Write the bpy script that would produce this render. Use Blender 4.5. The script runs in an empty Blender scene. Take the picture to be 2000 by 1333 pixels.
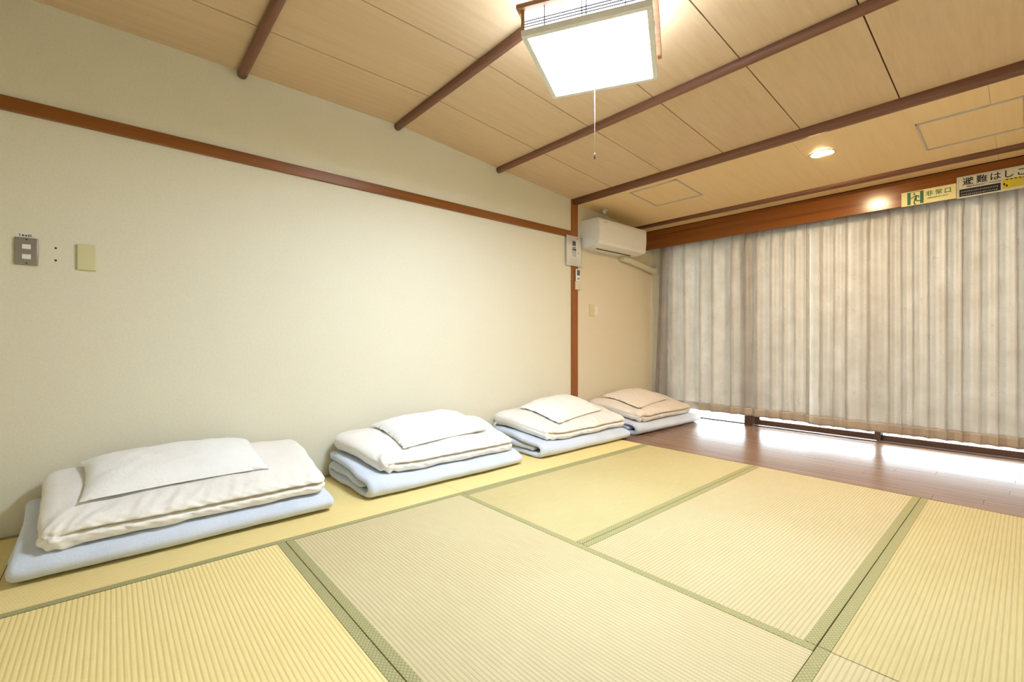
import bpy, bmesh, math, random
from mathutils import Vector, Matrix, noise

# ------------------------------------------------------------------ camera, world, exposure
scene = bpy.context.scene
COL = scene.collection
R = math.radians
cam_d = bpy.data.cameras.new('camera')
cam_d.sensor_width = 36.0
cam_d.lens = 16.0
cam_d.clip_start = 0.02
cam = bpy.data.objects.new('camera', cam_d)
COL.objects.link(cam)
cam.location = (2.927, 0.0, 0.85)
cam.rotation_euler = (R(90), 0, R(48.72))
scene.camera = cam

world = bpy.data.worlds.new('world')
scene.world = world
world.use_nodes = True
wn = world.node_tree.nodes
bg = wn['Background']
bg.inputs['Color'].default_value = (0.80, 0.90, 1.0, 1)
bg.inputs['Strength'].default_value = 7.5

scene.view_settings.view_transform = 'Standard'
scene.view_settings.look = 'None'
scene.view_settings.gamma = 1.0
scene.view_settings.use_curve_mapping = False
scene.view_settings.exposure = 1.48
LAMP_POWER = 40.0      # radiance of the pendant diffuser
DOWN_POWER = 340.0      # radiance of the recessed lamp

random.seed(7)

# ------------------------------------------------------------------ helpers
def lin(r, g, b):
    def f(c):
        c /= 255.0
        return c / 12.92 if c <= 0.04045 else ((c + 0.055) / 1.055) ** 2.4
    return (f(r), f(g), f(b), 1.0)

def sstep(a, b, x):
    t = max(0.0, min(1.0, (x - a) / (b - a)))
    return t * t * (3 - 2 * t)

def pn(x, y, z):
    return noise.noise(Vector((x, y, z)))

class MB:
    """collects faces; build() links them as one mesh object"""
    def __init__(self):
        self.v = []; self.f = []; self.s = []
    def add(self, verts, faces, smooth=False):
        o = len(self.v)
        self.v += [tuple(p) for p in verts]
        self.f += [tuple(i + o for i in q) for q in faces]
        self.s += [smooth] * len(faces)
        return self
    def box(self, x0, x1, y0, y1, z0, z1, m=None):
        vs = [Vector((x, y, z)) for z in (z0, z1) for y in (y0, y1) for x in (x0, x1)]
        if m: vs = [m @ p for p in vs]
        return self.add(vs, [(0, 2, 3, 1), (4, 5, 7, 6), (0, 1, 5, 4), (2, 6, 7, 3), (0, 4, 6, 2), (1, 3, 7, 5)])
    def bbox(self, x0, x1, y0, y1, z0, z1, b=0.004, seg=2, m=None):
        bm = bmesh.new()
        bmesh.ops.create_cube(bm, size=1.0)
        for p in bm.verts:
            p.co = Vector(((x0 + x1) / 2 + p.co.x * (x1 - x0), (y0 + y1) / 2 + p.co.y * (y1 - y0), (z0 + z1) / 2 + p.co.z * (z1 - z0)))
        bmesh.ops.bevel(bm, geom=list(bm.edges), offset=b, segments=seg, profile=0.5, affect='EDGES')
        bm.normal_update()
        fl_ = [max(abs(f.normal.x), abs(f.normal.y), abs(f.normal.z)) < 0.999 for f in bm.faces]
        self.bm(bm, m, True)
        self.s[-len(fl_):] = fl_
        return self
    def bm(self, bm, m=None, smooth=False):
        bm.verts.index_update()
        vs = [(m @ p.co) if m else p.co.copy() for p in bm.verts]
        self.add(vs, [[q.index for q in f.verts] for f in bm.faces], smooth)
        bm.free()
        return self
    def tube(self, pts, r, n=10, cap=True, smooth=True):
        pts = [Vector(p) for p in pts]
        rs = r if isinstance(r, (list, tuple)) else [r] * len(pts)
        vs = []; fs = []
        prev = None
        for i, p in enumerate(pts):
            t = (pts[min(i + 1, len(pts) - 1)] - pts[max(i - 1, 0)]).normalized()
            if prev is None:
                a = t.orthogonal().normalized()
            else:
                a = (prev - t * prev.dot(t)).normalized()
            prev = a
            b = t.cross(a)
            for k in range(n):
                an = 2 * math.pi * k / n
                vs.append(p + a * math.cos(an) * rs[i] + b * math.sin(an) * rs[i])
        for i in range(len(pts) - 1):
            for k in range(n):
                fs.append((i * n + k, i * n + (k + 1) % n, (i + 1) * n + (k + 1) % n, (i + 1) * n + k))
        self.add(vs, fs, smooth)
        if cap:
            o = len(self.v) - len(vs)
            self.f += [tuple(o + k for k in reversed(range(n))), tuple(o + (len(pts) - 1) * n + k for k in range(n))]
            self.s += [False, False]
        return self
    def prism(self, prof, axis, a, b, smooth=False):
        """extrude a closed 2-D profile along an axis; profile gives the two other coordinates in order"""
        n = len(prof)
        def P(p, q):
            return (q, p[0], p[1]) if axis == 'x' else ((p[0], q, p[1]) if axis == 'y' else (p[0], p[1], q))
        vs = [P(p, a) for p in prof] + [P(p, b) for p in prof]
        fs = [(i, (i + 1) % n, (i + 1) % n + n, i + n) for i in range(n)]
        self.add(vs, fs, smooth)
        o = len(self.v) - 2 * n
        self.f += [tuple(o + i for i in reversed(range(n))), tuple(o + n + i for i in range(n))]
        self.s += [False, False]
        return self
    def lathe(self, prof, c, n=32, axis=None):
        """prof = (radius, z) pairs round the vertical axis through c"""
        vs = []; fs = []
        for (r, z) in prof:
            for k in range(n):
                an = 2 * math.pi * k / n
                vs.append((c[0] + r * math.cos(an), c[1] + r * math.sin(an), c[2] + z))
        for i in range(len(prof) - 1):
            for k in range(n):
                fs.append((i * n + k, i * n + (k + 1) % n, (i + 1) * n + (k + 1) % n, (i + 1) * n + k))
        return self.add(vs, fs, True)
    def build(self, name, mat, parent=None, origin=None, fixn=True):
        me = bpy.data.meshes.new(name)
        if parent is not None and origin is None:
            o0 = Vector((0, 0, 0))
        elif origin is not None:
            o0 = Vector(origin)
        else:
            xs = [p[0] for p in self.v]; ys = [p[1] for p in self.v]; zs = [p[2] for p in self.v]
            o0 = Vector(((min(xs) + max(xs)) / 2, (min(ys) + max(ys)) / 2, min(zs)))
        me.from_pydata([Vector(p) - o0 for p in self.v], [], self.f)
        me.polygons.foreach_set('use_smooth', self.s)
        if fixn:
            bm = bmesh.new(); bm.from_mesh(me)
            bmesh.ops.recalc_face_normals(bm, faces=bm.faces)
            bm.to_mesh(me); bm.free()
        if mat: me.materials.append(mat)
        me.update()
        ob = bpy.data.objects.new(name, me)
        COL.objects.link(ob)
        if parent is not None:
            ob.parent = parent
            ob.location = o0
        else:
            ob.location = o0
        return ob

def tag(o, label, cat, group=None):
    o['label'] = label; o['category'] = cat
    if group: o['group'] = group
    return o

def struct(o, label=None):
    o['kind'] = 'structure'
    if label: o['label'] = label
    return o

def empty(name, loc, rz=0.0):
    e = bpy.data.objects.new(name, None)
    COL.objects.link(e)
    e.empty_display_size = 0.1
    e.location = loc; e.rotation_euler = (0, 0, rz)
    return e

def rel(mb, e):
    """world-space builder -> coordinates local to an unrotated Empty"""
    l = e.location
    mb.v = [(p[0] - l.x, p[1] - l.y, p[2] - l.z) for p in mb.v]
    return mb

def text_mb(body, size, m, width=None, thick=0.0006):
    """flat lettering, centred, placed with matrix m (x = reading direction, y = up)"""
    cu = bpy.data.curves.new('lettering', 'FONT')
    cu.body = body; cu.size = size; cu.align_x = 'CENTER'; cu.align_y = 'CENTER'; cu.extrude = thick; cu.offset = size * 0.012
    ob = bpy.data.objects.new('lettering', cu); COL.objects.link(ob)
    bpy.context.view_layer.update()
    dg = bpy.context.evaluated_depsgraph_get()
    me = bpy.data.meshes.new_from_object(ob.evaluated_get(dg))
    xs = [p.co.x for p in me.vertices] or [0, 1]
    sc = (width / (max(xs) - min(xs))) if width else 1.0
    mb = MB()
    mb.add([m @ Vector((p.co.x * sc, p.co.y, p.co.z)) for p in me.vertices], [tuple(q.vertices) for q in me.polygons])
    bpy.data.objects.remove(ob); bpy.data.curves.remove(cu); bpy.data.meshes.remove(me)
    return mb

# ------------------------------------------------------------------ materials
class Mat:
    def __init__(self, name, base=(0.8, 0.8, 0.8, 1), rough=0.6, spec=0.5, sheen=0.0, metal=0.0):
        self.m = bpy.data.materials.new(name); self.m.use_nodes = True
        self.t = self.m.node_tree; self.N = self.t.nodes; self.L = self.t.links
        self.b = self.N['Principled BSDF']
        self.b.inputs['Base Color'].default_value = base
        self.b.inputs['Roughness'].default_value = rough
        self.b.inputs['Specular IOR Level'].default_value = spec
        self.b.inputs['Metallic'].default_value = metal
        self.b.inputs['Sheen Weight'].default_value = sheen
        self.tc = None
    def n(self, kind, **kw):
        nd = self.N.new(kind)
        for k, v in kw.items(): setattr(nd, k, v)
        return nd
    def link(self, a, b): self.L.new(a, b)
    def coords(self, scale=(1, 1, 1), rot=(0, 0, 0)):
        if self.tc is None: self.tc = self.n('ShaderNodeTexCoord')
        mp = self.n('ShaderNodeMapping')
        mp.inputs['Scale'].default_value = scale; mp.inputs['Rotation'].default_value = rot
        self.link(self.tc.outputs['Object'], mp.inputs['Vector'])
        return mp.outputs['Vector']
    def noise(self, vec, scale=5, detail=4, rough=0.55, dist=0.0):
        nd = self.n('ShaderNodeTexNoise')
        nd.inputs['Scale'].default_value = scale; nd.inputs['Detail'].default_value = detail
        nd.inputs['Roughness'].default_value = rough; nd.inputs['Distortion'].default_value = dist
        self.link(vec, nd.inputs['Vector'])
        return nd.outputs['Fac']
    def ramp(self, fac, stops):
        r = self.n('ShaderNodeValToRGB')
        e = r.color_ramp.elements
        while len(e) < len(stops): e.new(0.5)
        for k, (p, c) in enumerate(stops):
            e[k].position = p; e[k].color = c
        self.link(fac, r.inputs['Fac'])
        return r.outputs['Color']
    def mix(self, fac, a, b, blend='MIX'):
        x = self.n('ShaderNodeMix', data_type='RGBA', blend_type=blend)
        for i, q in ((0, fac), (6, a), (7, b)):
            if hasattr(q, 'is_linked') or hasattr(q, 'links'): self.link(q, x.inputs[i])
            else: x.inputs[i].default_value = q
        return x.outputs[2]
    def math(self, op, a, b=None, c=None):
        x = self.n('ShaderNodeMath', operation=op)
        for i, q in enumerate((a, b, c)):
            if q is None: continue
            if isinstance(q, (int, float)): x.inputs[i].default_value = q
            else: self.link(q, x.inputs[i])
        return x.outputs[0]
    def sep(self, vec):
        s = self.n('ShaderNodeSeparateXYZ'); self.link(vec, s.inputs[0]); return s.outputs
    def base(self, col): self.link(col, self.b.inputs['Base Color'])
    def bump(self, h, strength=0.2, dist=0.002):
        bp = self.n('ShaderNodeBump')
        bp.inputs['Strength'].default_value = strength; bp.inputs['Distance'].default_value = dist
        self.link(h, bp.inputs['Height']); self.link(bp.outputs['Normal'], self.b.inputs['Normal'])
        return self

def plain(name, rgb, rough=0.5, spec=0.5, metal=0.0, sheen=0.0, var=0.04):
    """one colour with a faint mottling, so that no surface is dead flat"""
    a = Mat(name, lin(*rgb), rough, spec, sheen, metal)
    f = a.noise(a.coords(), 18, 3)
    c = lin(*rgb)
    lo = tuple(x * (1 - var) for x in c[:3]) + (1,); hi = tuple(min(1, x * (1 + var)) for x in c[:3]) + (1,)
    a.base(a.ramp(f, [(0.3, lo), (0.7, hi)]))
    return a.m

def emit(name, rgb, power):
    m = bpy.data.materials.new(name); m.use_nodes = True
    b = m.node_tree.nodes['Principled BSDF']
    b.inputs['Base Color'].default_value = (0.9, 0.9, 0.9, 1)
    b.inputs['Emission Color'].default_value = tuple(rgb) + (1,)
    b.inputs['Emission Strength'].default_value = power
    return m

def m_wallpaper(name, c1, c2):
    a = Mat(name, rough=0.8, spec=0.25)
    v = a.coords()
    f1 = a.noise(v, 90, 5, 0.7); f2 = a.noise(v, 260, 2, 0.6)
    vo = a.n('ShaderNodeTexVoronoi'); vo.inputs['Scale'].default_value = 320; a.link(v, vo.inputs['Vector'])
    h = a.math('ADD', a.math('MULTIPLY', f1, 0.7), a.math('MULTIPLY', vo.outputs['Distance'], 0.4))
    a.base(a.ramp(a.math('ADD', a.math('MULTIPLY', f1, 0.5), a.math('MULTIPLY', f2, 0.5)), [(0.35, lin(*c1)), (0.65, lin(*c2))]))
    a.bump(h, 0.35, 0.0015)
    return a.m

def m_wood(name, dark, mid, light, axis='x', rough=0.3, spec=0.5, scale=1.0, bump=0.08, contrast=(0.3, 0.5, 0.72)):
    a = Mat(name, rough=rough, spec=spec)
    long, cross = 0.7 * scale, 34 * scale
    sc = {'x': (long, cross, cross), 'y': (cross, long, cross), 'z': (cross, cross, long)}[axis]
    oi = a.n('ShaderNodeObjectInfo')
    ad = a.n('ShaderNodeVectorMath', operation='ADD')
    v = a.coords(sc)
    off = a.n('ShaderNodeVectorMath', operation='SCALE')
    cmb = a.n('ShaderNodeCombineXYZ')
    for i in range(3): a.link(oi.outputs['Random'], cmb.inputs[i])
    a.link(cmb.outputs[0], off.inputs[0]); off.inputs['Scale'].default_value = 37.0
    a.link(v, ad.inputs[0]); a.link(off.outputs[0], ad.inputs[1])
    v = ad.outputs[0]
    f = a.noise(v, 1.0, 6, 0.62, 0.15)
    f2 = a.noise(v, 3.1, 3, 0.6)
    g = a.math('ADD', a.math('MULTIPLY', f, 0.7), a.math('MULTIPLY', f2, 0.3))
    g = a.math('ADD', g, a.math('MULTIPLY', a.math('SUBTRACT', oi.outputs['Random'], 0.5), 0.08))
    a.base(a.ramp(g, [(contrast[0], lin(*dark)), (contrast[1], lin(*mid)), (contrast[2], lin(*light))]))
    a.bump(f2, bump, 0.001)
    return a.m

def m_rush(name, c1, c2, c3):
    """woven rush of a mat; the ribs are geometry, this is the straw colour and the cross weave.  local y = along the ribs"""
    a = Mat(name, rough=0.62, spec=0.3)
    v = a.coords((260, 9, 1))
    f = a.noise(v, 1.0, 3, 0.6)
    f2 = a.noise(a.coords((1.3, 1.3, 1)), 1.0, 3, 0.5)
    s = a.sep(a.coords())
    w = a.math('SINE', a.math('MULTIPLY', s[1], 2 * math.pi / 0.0085))
    rib = a.math('FLOOR', a.math('DIVIDE', s[0], 0.0135))
    w2 = a.math('SINE', a.math('ADD', a.math('MULTIPLY', s[1], 2 * math.pi / 0.0085), a.math('MULTIPLY', rib, math.pi)))
    wv = a.math('ADD', a.math('MULTIPLY', w2, 0.06), f)
    g = a.math('ADD', a.math('MULTIPLY', wv, 0.6), a.math('MULTIPLY', f2, 0.4))
    ph = a.math('FRACT', a.math('DIVIDE', s[0], 0.0135))
    groove = a.math('COMPARE', ph, 0.5, 0.34)          # 1 on the rib, 0 in the stitched groove
    col = a.ramp(g, [(0.25, lin(*c1)), (0.5, lin(*c2)), (0.78, lin(*c3))])
    dk = a.mix(1.0, col, lin(236, 231, 216), 'MULTIPLY')
    a.base(a.mix(groove, dk, col))
    a.bump(w2, 0.25, 0.0008)
    return a.m

def m_heri(name):
    a = Mat(name, rough=0.7, spec=0.25)
    s = a.sep(a.coords())
    p = 0.0125
    def saw(e):
        fr = a.math('FRACT', a.math('DIVIDE', e, p))
        return a.math('LESS_THAN', a.math('ABSOLUTE', a.math('SUBTRACT', fr, 0.5)), 0.12)
    l1 = saw(a.math('ADD', s[0], a.math('MULTIPLY', s[1], 0.8)))
    l2 = saw(a.math('SUBTRACT', s[0], a.math('MULTIPLY', s[1], 0.8)))
    ln = a.math('MAXIMUM', l1, l2)
    f = a.noise(a.coords(), 240, 2)
    base = a.ramp(f, [(0.3, lin(168, 159, 108)), (0.7, lin(184, 175, 123))])
    a.base(a.mix(ln, base, lin(146, 140, 92)))
    a.bump(f, 0.2, 0.0005)
    return a.m

def m_curtain(name, trans=0.35, c1=(190, 181, 169), c2=(204, 196, 186)):
    a = Mat(name, rough=0.36, spec=0.5, sheen=0.2)
    v = a.coords()
    f0 = a.noise(v, 7, 2)
    # fine scribbled threads: thin contour lines of two distorted noises
    def contour(scale, off, level):
        mp = a.n('ShaderNodeMapping'); mp.inputs['Location'].default_value = (off, off * 0.7, off * 1.3)
        a.link(v, mp.inputs['Vector'])
        q = a.noise(mp.outputs['Vector'], scale, 0.0, 0.4, 0.0)
        return a.math('LESS_THAN', a.math('ABSOLUTE', a.math('SUBTRACT', q, level)), 0.0034)
    ln = a.math('MAXIMUM', contour(9, 0, 0.5), contour(11, 5.3, 0.52))
    base = a.ramp(f0, [(0.3, lin(*c1)), (0.7, lin(*c2))])
    col = a.mix(a.math('MULTIPLY', ln, 0.35), base, lin(150, 146, 142))
    a.base(col)
    wv = a.noise(a.coords((500, 500, 60)), 1.0, 2)
    a.bump(wv, 0.12, 0.0006)
    tr = a.n('ShaderNodeBsdfTranslucent'); a.link(col, tr.inputs['Color'])
    mx = a.n('ShaderNodeMixShader'); mx.inputs[0].default_value = trans
    out = a.N['Material Output']
    a.link(a.b.outputs[0], mx.inputs[1]); a.link(tr.outputs[0], mx.inputs[2]); a.link(mx.outputs[0], out.inputs['Surface'])
    return a.m

def m_cloth(name, c1, c2, rough=0.85, sheen=0.3):
    a = Mat(name, rough=rough, spec=0.2, sheen=sheen)
    v = a.coords()
    f = a.noise(v, 6, 4)
    a.base(a.ramp(f, [(0.3, lin(*c1)), (0.7, lin(*c2))]))
    w = a.noise(a.coords((1, 1, 1)), 420, 2)
    g = a.noise(v, 34, 4, 0.6, 0.4)
    a.bump(a.math('ADD', a.math('MULTIPLY', w, 0.10), g), 0.45, 0.006)
    return a.m

def m_glass(name):
    m = bpy.data.materials.new(name); m.use_nodes = True
    nt = m.node_tree
    nt.nodes.remove(nt.nodes['Principled BSDF'])
    tr = nt.nodes.new('ShaderNodeBsdfTransparent'); tr.inputs[0].default_value = (0.93, 0.96, 0.95, 1)
    gl = nt.nodes.new('ShaderNodeBsdfGlossy'); gl.inputs['Roughness'].default_value = 0.02
    fr = nt.nodes.new('ShaderNodeFresnel'); fr.inputs['IOR'].default_value = 1.35
    mx = nt.nodes.new('ShaderNodeMixShader')
    nt.links.new(fr.outputs[0], mx.inputs[0]); nt.links.new(tr.outputs[0], mx.inputs[1]); nt.links.new(gl.outputs[0], mx.inputs[2])
    nt.links.new(mx.outputs[0], nt.nodes['Material Output'].inputs['Surface'])
    return m

M = {}
M['wall'] = m_wallpaper('wallpaper_cream', (222, 215, 188), (233, 227, 203))
M['wall_downlit'] = m_wallpaper('wallpaper_downlit', (220, 208, 178), (230, 219, 192))  # cream wallpaper with the downlight's warmth and shading mixed into its colour
M['wallw'] = m_wallpaper('wallpaper_bounce_white', (236, 234, 224), (242, 240, 232))  # unseen right and back walls, whitened to bounce fill light
M['pier'] = plain('pier_shade_tone', (204, 200, 178), 0.7, 0.3)  # front wall dulled towards olive, the pier's shade put into the colour
M['ceil'] = m_wood('ceiling_veneer', (206, 177, 138), (213, 185, 147), (219, 192, 155), 'y', 0.55, 0.35, 1.0, 0.03)
M['soffit'] = m_wood('soffit_veneer', (234, 202, 148), (238, 208, 155), (241, 212, 161), 'y', 0.5, 0.4, 0.8, 0.03)
M['gap'] = plain('joint_shadow_batten', (74, 46, 28), 0.7, 0.2)
M['pole'] = m_wood('pole_brown', (104, 66, 48), (124, 82, 60), (142, 98, 74), 'x', 0.42, 0.5, 1.0, 0.05)
M['trimx'] = m_wood('varnished_trim_x', (108, 60, 24), (134, 80, 36), (150, 94, 46), 'x', 0.2, 0.4, 0.6, 0.03)
M['trimy'] = m_wood('varnished_trim_y', (110, 60, 16), (132, 76, 24), (146, 88, 34), 'y', 0.28, 0.5, 0.6, 0.03)
M['trimz'] = m_wood('varnished_trim_z', (130, 72, 26), (152, 90, 38), (166, 104, 50), 'z', 0.35, 0.5, 0.6, 0.03)
M['plank'] = m_wood('floor_wood', (112, 79, 55), (134, 99, 72), (154, 118, 90), 'x', 0.27, 0.5, 1.0, 0.0)
M['sub'] = plain('subfloor', (86, 70, 50), 0.9, 0.1)
M['heri'] = m_heri('mat_border_cloth')
M['straw'] = plain('straw_core', (186, 166, 104), 0.9, 0.1)
M['sash'] = m_wood('sash_brown', (70, 46, 34), (88, 58, 42), (104, 70, 50), 'x', 0.4, 0.4, 1.0, 0.03)
M['glass'] = m_glass('window_glass')
M['gravel'] = plain('pale_gravel', (226, 226, 222), 0.9, 0.1, var=0.25)
M['curtain'] = m_curtain('satin_curtain', 0.38)
M['hem'] = m_curtain('curtain_hem_cloth', 0.06, (184, 168, 146), (198, 182, 160))
M['blue'] = m_cloth('pale_blue_cotton', (205, 212, 221), (214, 221, 230))
M['cream'] = m_cloth('cream_cotton', (240, 234, 220), (245, 240, 229))
M['cream2'] = m_cloth('warm_cream_cotton', (230, 217, 197), (238, 226, 208))
M['white'] = m_cloth('white_cotton', (242, 239, 229), (247, 245, 237))
M['wcream'] = m_cloth('pillow_warm_cotton', (232, 219, 199), (238, 227, 209))
M['plastic'] = plain('white_plastic', (232, 230, 222), 0.35, 0.5, var=0.01)
M['plastic_b'] = plain('beige_plastic', (214, 206, 160), 0.4, 0.5, var=0.01)
M['ivory'] = plain('ivory_plastic', (216, 208, 178), 0.4, 0.5, var=0.01)
M['dark'] = plain('dark_slot', (52, 48, 42), 0.6, 0.3)
M['black'] = plain('black_print', (36, 36, 40), 0.6, 0.3)
M['steel'] = plain('brushed_steel', (160, 154, 142), 0.38, 0.5, 0.85)
M['alu'] = plain('aluminium_edge', (196, 188, 178), 0.5, 0.4, 0.0)
M['paper'] = plain('white_paper', (226, 222, 212), 0.5, 0.4, var=0.02)
M['paper_line'] = plain('grey_print', (150, 148, 140), 0.6, 0.3)
M['lcd'] = plain('remote_display', (84, 92, 92), 0.3, 0.5)
M['signcream'] = plain('luminous_cream', (226, 216, 160), 0.5, 0.4, var=0.02)
M['signgreen'] = plain('sign_green', (30, 106, 60), 0.5, 0.4)
M['signwhite'] = plain('sign_white', (206, 202, 188), 0.45, 0.4, var=0.02)
M['signyellow'] = plain('sign_yellow', (206, 186, 18), 0.5, 0.4)
M['grey'] = plain('lamp_frame_grey', (226, 226, 220), 0.5, 0.4)  # lightened so the colour carries the lamp's bloom over its frame
M['lampwood'] = m_wood('lamp_wood', (140, 96, 62), (164, 118, 80), (182, 138, 98), 'x', 0.4, 0.4, 1.0, 0.03)
M['lampdark'] = plain('lattice_dark', (70, 52, 40), 0.6, 0.2)
M['diffuser'] = emit('lamp_diffuser', (0.645, 0.785, 1.0), LAMP_POWER)
M['washi'] = emit('lamp_paper', (0.65, 0.785, 0.98), LAMP_POWER * 0.09)
M['top_glow'] = emit('lamp_top_glow', (0.65, 0.785, 0.98), LAMP_POWER * 0.18)  # glow given to the lamp's unseen top to brighten the ceiling
M['bulb'] = emit('warm_bulb', (1.0, 0.74, 0.42), DOWN_POWER)
M['cord'] = plain('white_cord', (228, 226, 218), 0.5, 0.4)

# ------------------------------------------------------------------ room dimensions
XR = 3.40          # right wall
YB = -1.25         # back wall, behind the camera
YT = 3.29          # edge of the mats / wooden veranda floor
YW = 4.86          # window plane
YK = 1.503         # ceiling bends down here
SL = 0.082
def zc(y): return 2.367 if y < YK else 2.367 - SL * (y - YK)
def zs(y): return 2.184 - 0.068 * (y - 3.44)

# floor: sub-floor slab, planks as children
fl = struct(MB().box(-0.12, XR + 0.12, YB - 0.12, YW + 0.06, -0.16, -0.056).build('floor', M['sub'], origin=(0, 0, 0)))
pw = 0.1035
ny = int(round((YW - 0.01 - (YT + 0.006)) / pw)); pw = (YW - 0.01 - (YT + 0.006)) / ny
for j in range(ny):
    y0 = YT + 0.006 + j * pw
    x = -random.uniform(0.1, 1.2) if j != 2 else -1.02 + 0.06
    while x < XR:
        L = 1.515
        a, b = max(x, 0.001), min(x + L, XR - 0.001)
        if b - a > 0.03:
            MB().bbox(a + 0.0003, b - 0.0003, y0 + 0.0003, y0 + pw - 0.0003, -0.055, 0.0, 0.0009, 1).build('floor_plank', M['plank'], fl, origin=((a + b) / 2, y0 + pw / 2, 0))
        x += L

# walls
wl = MB()
wl.box(-0.12, 0.0, YB - 0.12, YT + 0.09, -0.16, 2.55)
wl = struct(wl.build('wall_left', M['wall'], origin=(0, 0, 0)), 'cream textured wallpaper wall')
for z in (1.273, 1.217):
    MB().prism([(-0.194 + 0.0045 * math.cos(k * math.pi / 4), z + 0.0045 * math.sin(k * math.pi / 4)) for k in range(8)], 'x', -0.002, 0.0012).build('screw_hole', M['dark'], wl)
wv = MB(); wv.box(-0.12, 0.0, YT + 0.09, YW + 0.2, -0.16, 2.55)
struct(wv.build('wall_left_veranda', M['wall_downlit'], origin=(0, 0, 0)), 'cream wall beyond the brown post, downlight warmth in its colour')
struct(MB().box(XR, XR + 0.12, YB - 0.12, YW + 0.2, -0.16, 2.55).build('wall_right', M['wallw'], origin=(0, 0, 0)))
struct(MB().box(-0.12, XR + 0.12, YB - 0.12, YB, -0.16, 2.55).build('wall_back', M['wallw'], origin=(0, 0, 0)))
wf = MB()
wf.box(0, XR, YW - 0.05, YW + 0.15, 1.93, 2.55)
wf.box(0, 0.22, 4.75, YW + 0.15, -0.16, 1.93)  # widened behind the curtain to block daylight leaking past its edge
wf.box(XR - 0.22, XR, 4.75, YW + 0.15, -0.16, 1.93)  # widened likewise, stops the daylight leak at the right curtain end
struct(wf.build('wall_front', M['pier'], origin=(0, 0, 0)))

# ceiling: dark backing seen in the joints, veneer boards as children
cb = MB()
def slab(mb, x0, x1, y0, y1, zf, t0, t1):
    vs = []
    for t in (t0, t1):
        for (x, y) in ((x0, y0), (x1, y0), (x1, y1), (x0, y1)):
            vs.append((x, y, zf(y) + t))
    mb.add(vs, [(0, 3, 2, 1), (4, 5, 6, 7), (0, 1, 5, 4), (1, 2, 6, 5), (2, 3, 7, 6), (3, 0, 4, 7)])
slab(cb, 0, XR, YB, YK, zc, 0.008, 0.10)
slab(cb, 0, XR, YK, 3.375, zc, 0.008, 0.10)
slab(cb, 0, XR, 3.375, YW, zs, 0.008, 0.10)
ce = struct(cb.build('ceiling', M['gap'], origin=(0, 0, 0)))
xj = [0.0, 0.470, 0.966, 1.455, 1.948, 2.441, 2.934, XR]
yj = [YB, -0.41, 0.548, YK, 2.42, 3.375]
g = 0.0032
for i in range(len(xj) - 1):
    for j in range(len(yj) - 1):
        b = MB(); x0, x1 = xj[i] + (g if i else 0), xj[i + 1] - (g if i < len(xj) - 2 else 0)
        slab(b, x0, x1, yj[j], yj[j + 1], zc, 0.0, 0.0085)
        cx, cy = (x0 + x1) / 2, (yj[j] + yj[j + 1]) / 2
        b.build('ceiling_board', M['ceil'], ce, origin=(cx, cy, zc(cy)))
xs_ = [0.0, 0.955, 1.868, 2.782, XR]
for i in range(4):
    b = MB(); slab(b, xs_[i] + (0.0006 if i else 0), xs_[i + 1] - 0.0006, 3.375, 4.615, zs, 0.0, 0.0085)
    cx = (xs_[i] + xs_[i + 1]) / 2
    b.build('veranda_ceiling_board', M['soffit'], ce, origin=(cx, 4.0, zs(4.0)))

# round poles under the ceiling
def pole(name, y, zfun, r, drop):
    mb = MB()
    n = 24; vs = []; fs = []; K = 26
    for i in range(K + 1):
        x = 0.001 + (XR - 0.002) * i / K
        rr = r * (1 + 0.03 * pn(x * 1.3, y * 7, 2.0))
        for k in range(n):
            a = 2 * math.pi * k / n
            vs.append((x, y + rr * math.cos(a), zfun(y) - drop + rr * math.sin(a)))
    for i in range(K):
        for k in range(n):
            fs.append((i * n + k, i * n + (k + 1) % n, (i + 1) * n + (k + 1) % n, (i + 1) * n + k))
    mb.add(vs, fs, True)
    mb.f += [tuple(range(n)), tuple(K * n + k for k in range(n))]; mb.s += [False, False]
    return struct(mb.build(name, M['pole'], origin=(0, y, zfun(y) - drop)))
pole('trim_1', -0.41, zc, 0.025, 0.018)
pole('trim_2', 0.548, zc, 0.025, 0.018)
pole('trim_3', 1.500, zc, 0.025, 0.018)
pole('trim_4', 2.420, zc, 0.025, 0.018)
# beam between room and veranda, and the moulding before the pelmet
def rrect(cy, cz, w, h, r, n=4):
    out = []
    for (sx, sz, a0) in ((1, 1, 0), (-1, 1, 90), (-1, -1, 180), (1, -1, 270)):
        for k in range(n + 1):
            a = R(a0 + 90 * k / n)
            out.append((cy + sx * (w / 2 - r) + r * math.cos(a), cz + sz * (h / 2 - r) + r * math.sin(a)))
    return out
struct(MB().prism(rrect(3.373, 2.212, 0.088, 0.085, 0.034), 'x', 0.0, XR, True).build('trim_5', M['pole'], origin=(0, 3.373, 2.2)))
struct(MB().prism(rrect(4.415, 2.118, 0.072, 0.05, 0.022), 'x', 0.0, XR, True).build('trim_6', M['pole'], origin=(0, 4.415, 2.1)))
# post and picture rail on the left wall
struct(MB().bbox(-0.02, 0.014, 3.325, 3.416, -0.05, 2.24, 0.003).build('trim_7', M['trimz'], origin=(0, 3.37, 0)), 'brown wooden post on the wall')
struct(MB().bbox(-0.02, 0.018, YB, 3.326, 1.848, 1.910, 0.004).build('trim_8', M['trimy'], origin=(0, 0, 1.88)), 'brown wooden picture rail along the wall')
# pelmet
pe = MB()
pe.bbox(0.0005, XR - 0.0005, 4.615, 4.637, 1.896, 2.099, 0.002)
pe.box(0.0005, XR - 0.0005, 4.637, YW - 0.05, 2.06, 2.085)
struct(pe.build('trim_9', M['trimx'], origin=(1.7, 4.62, 2.0)), 'brown varnished pelmet board above the curtains')

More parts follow.
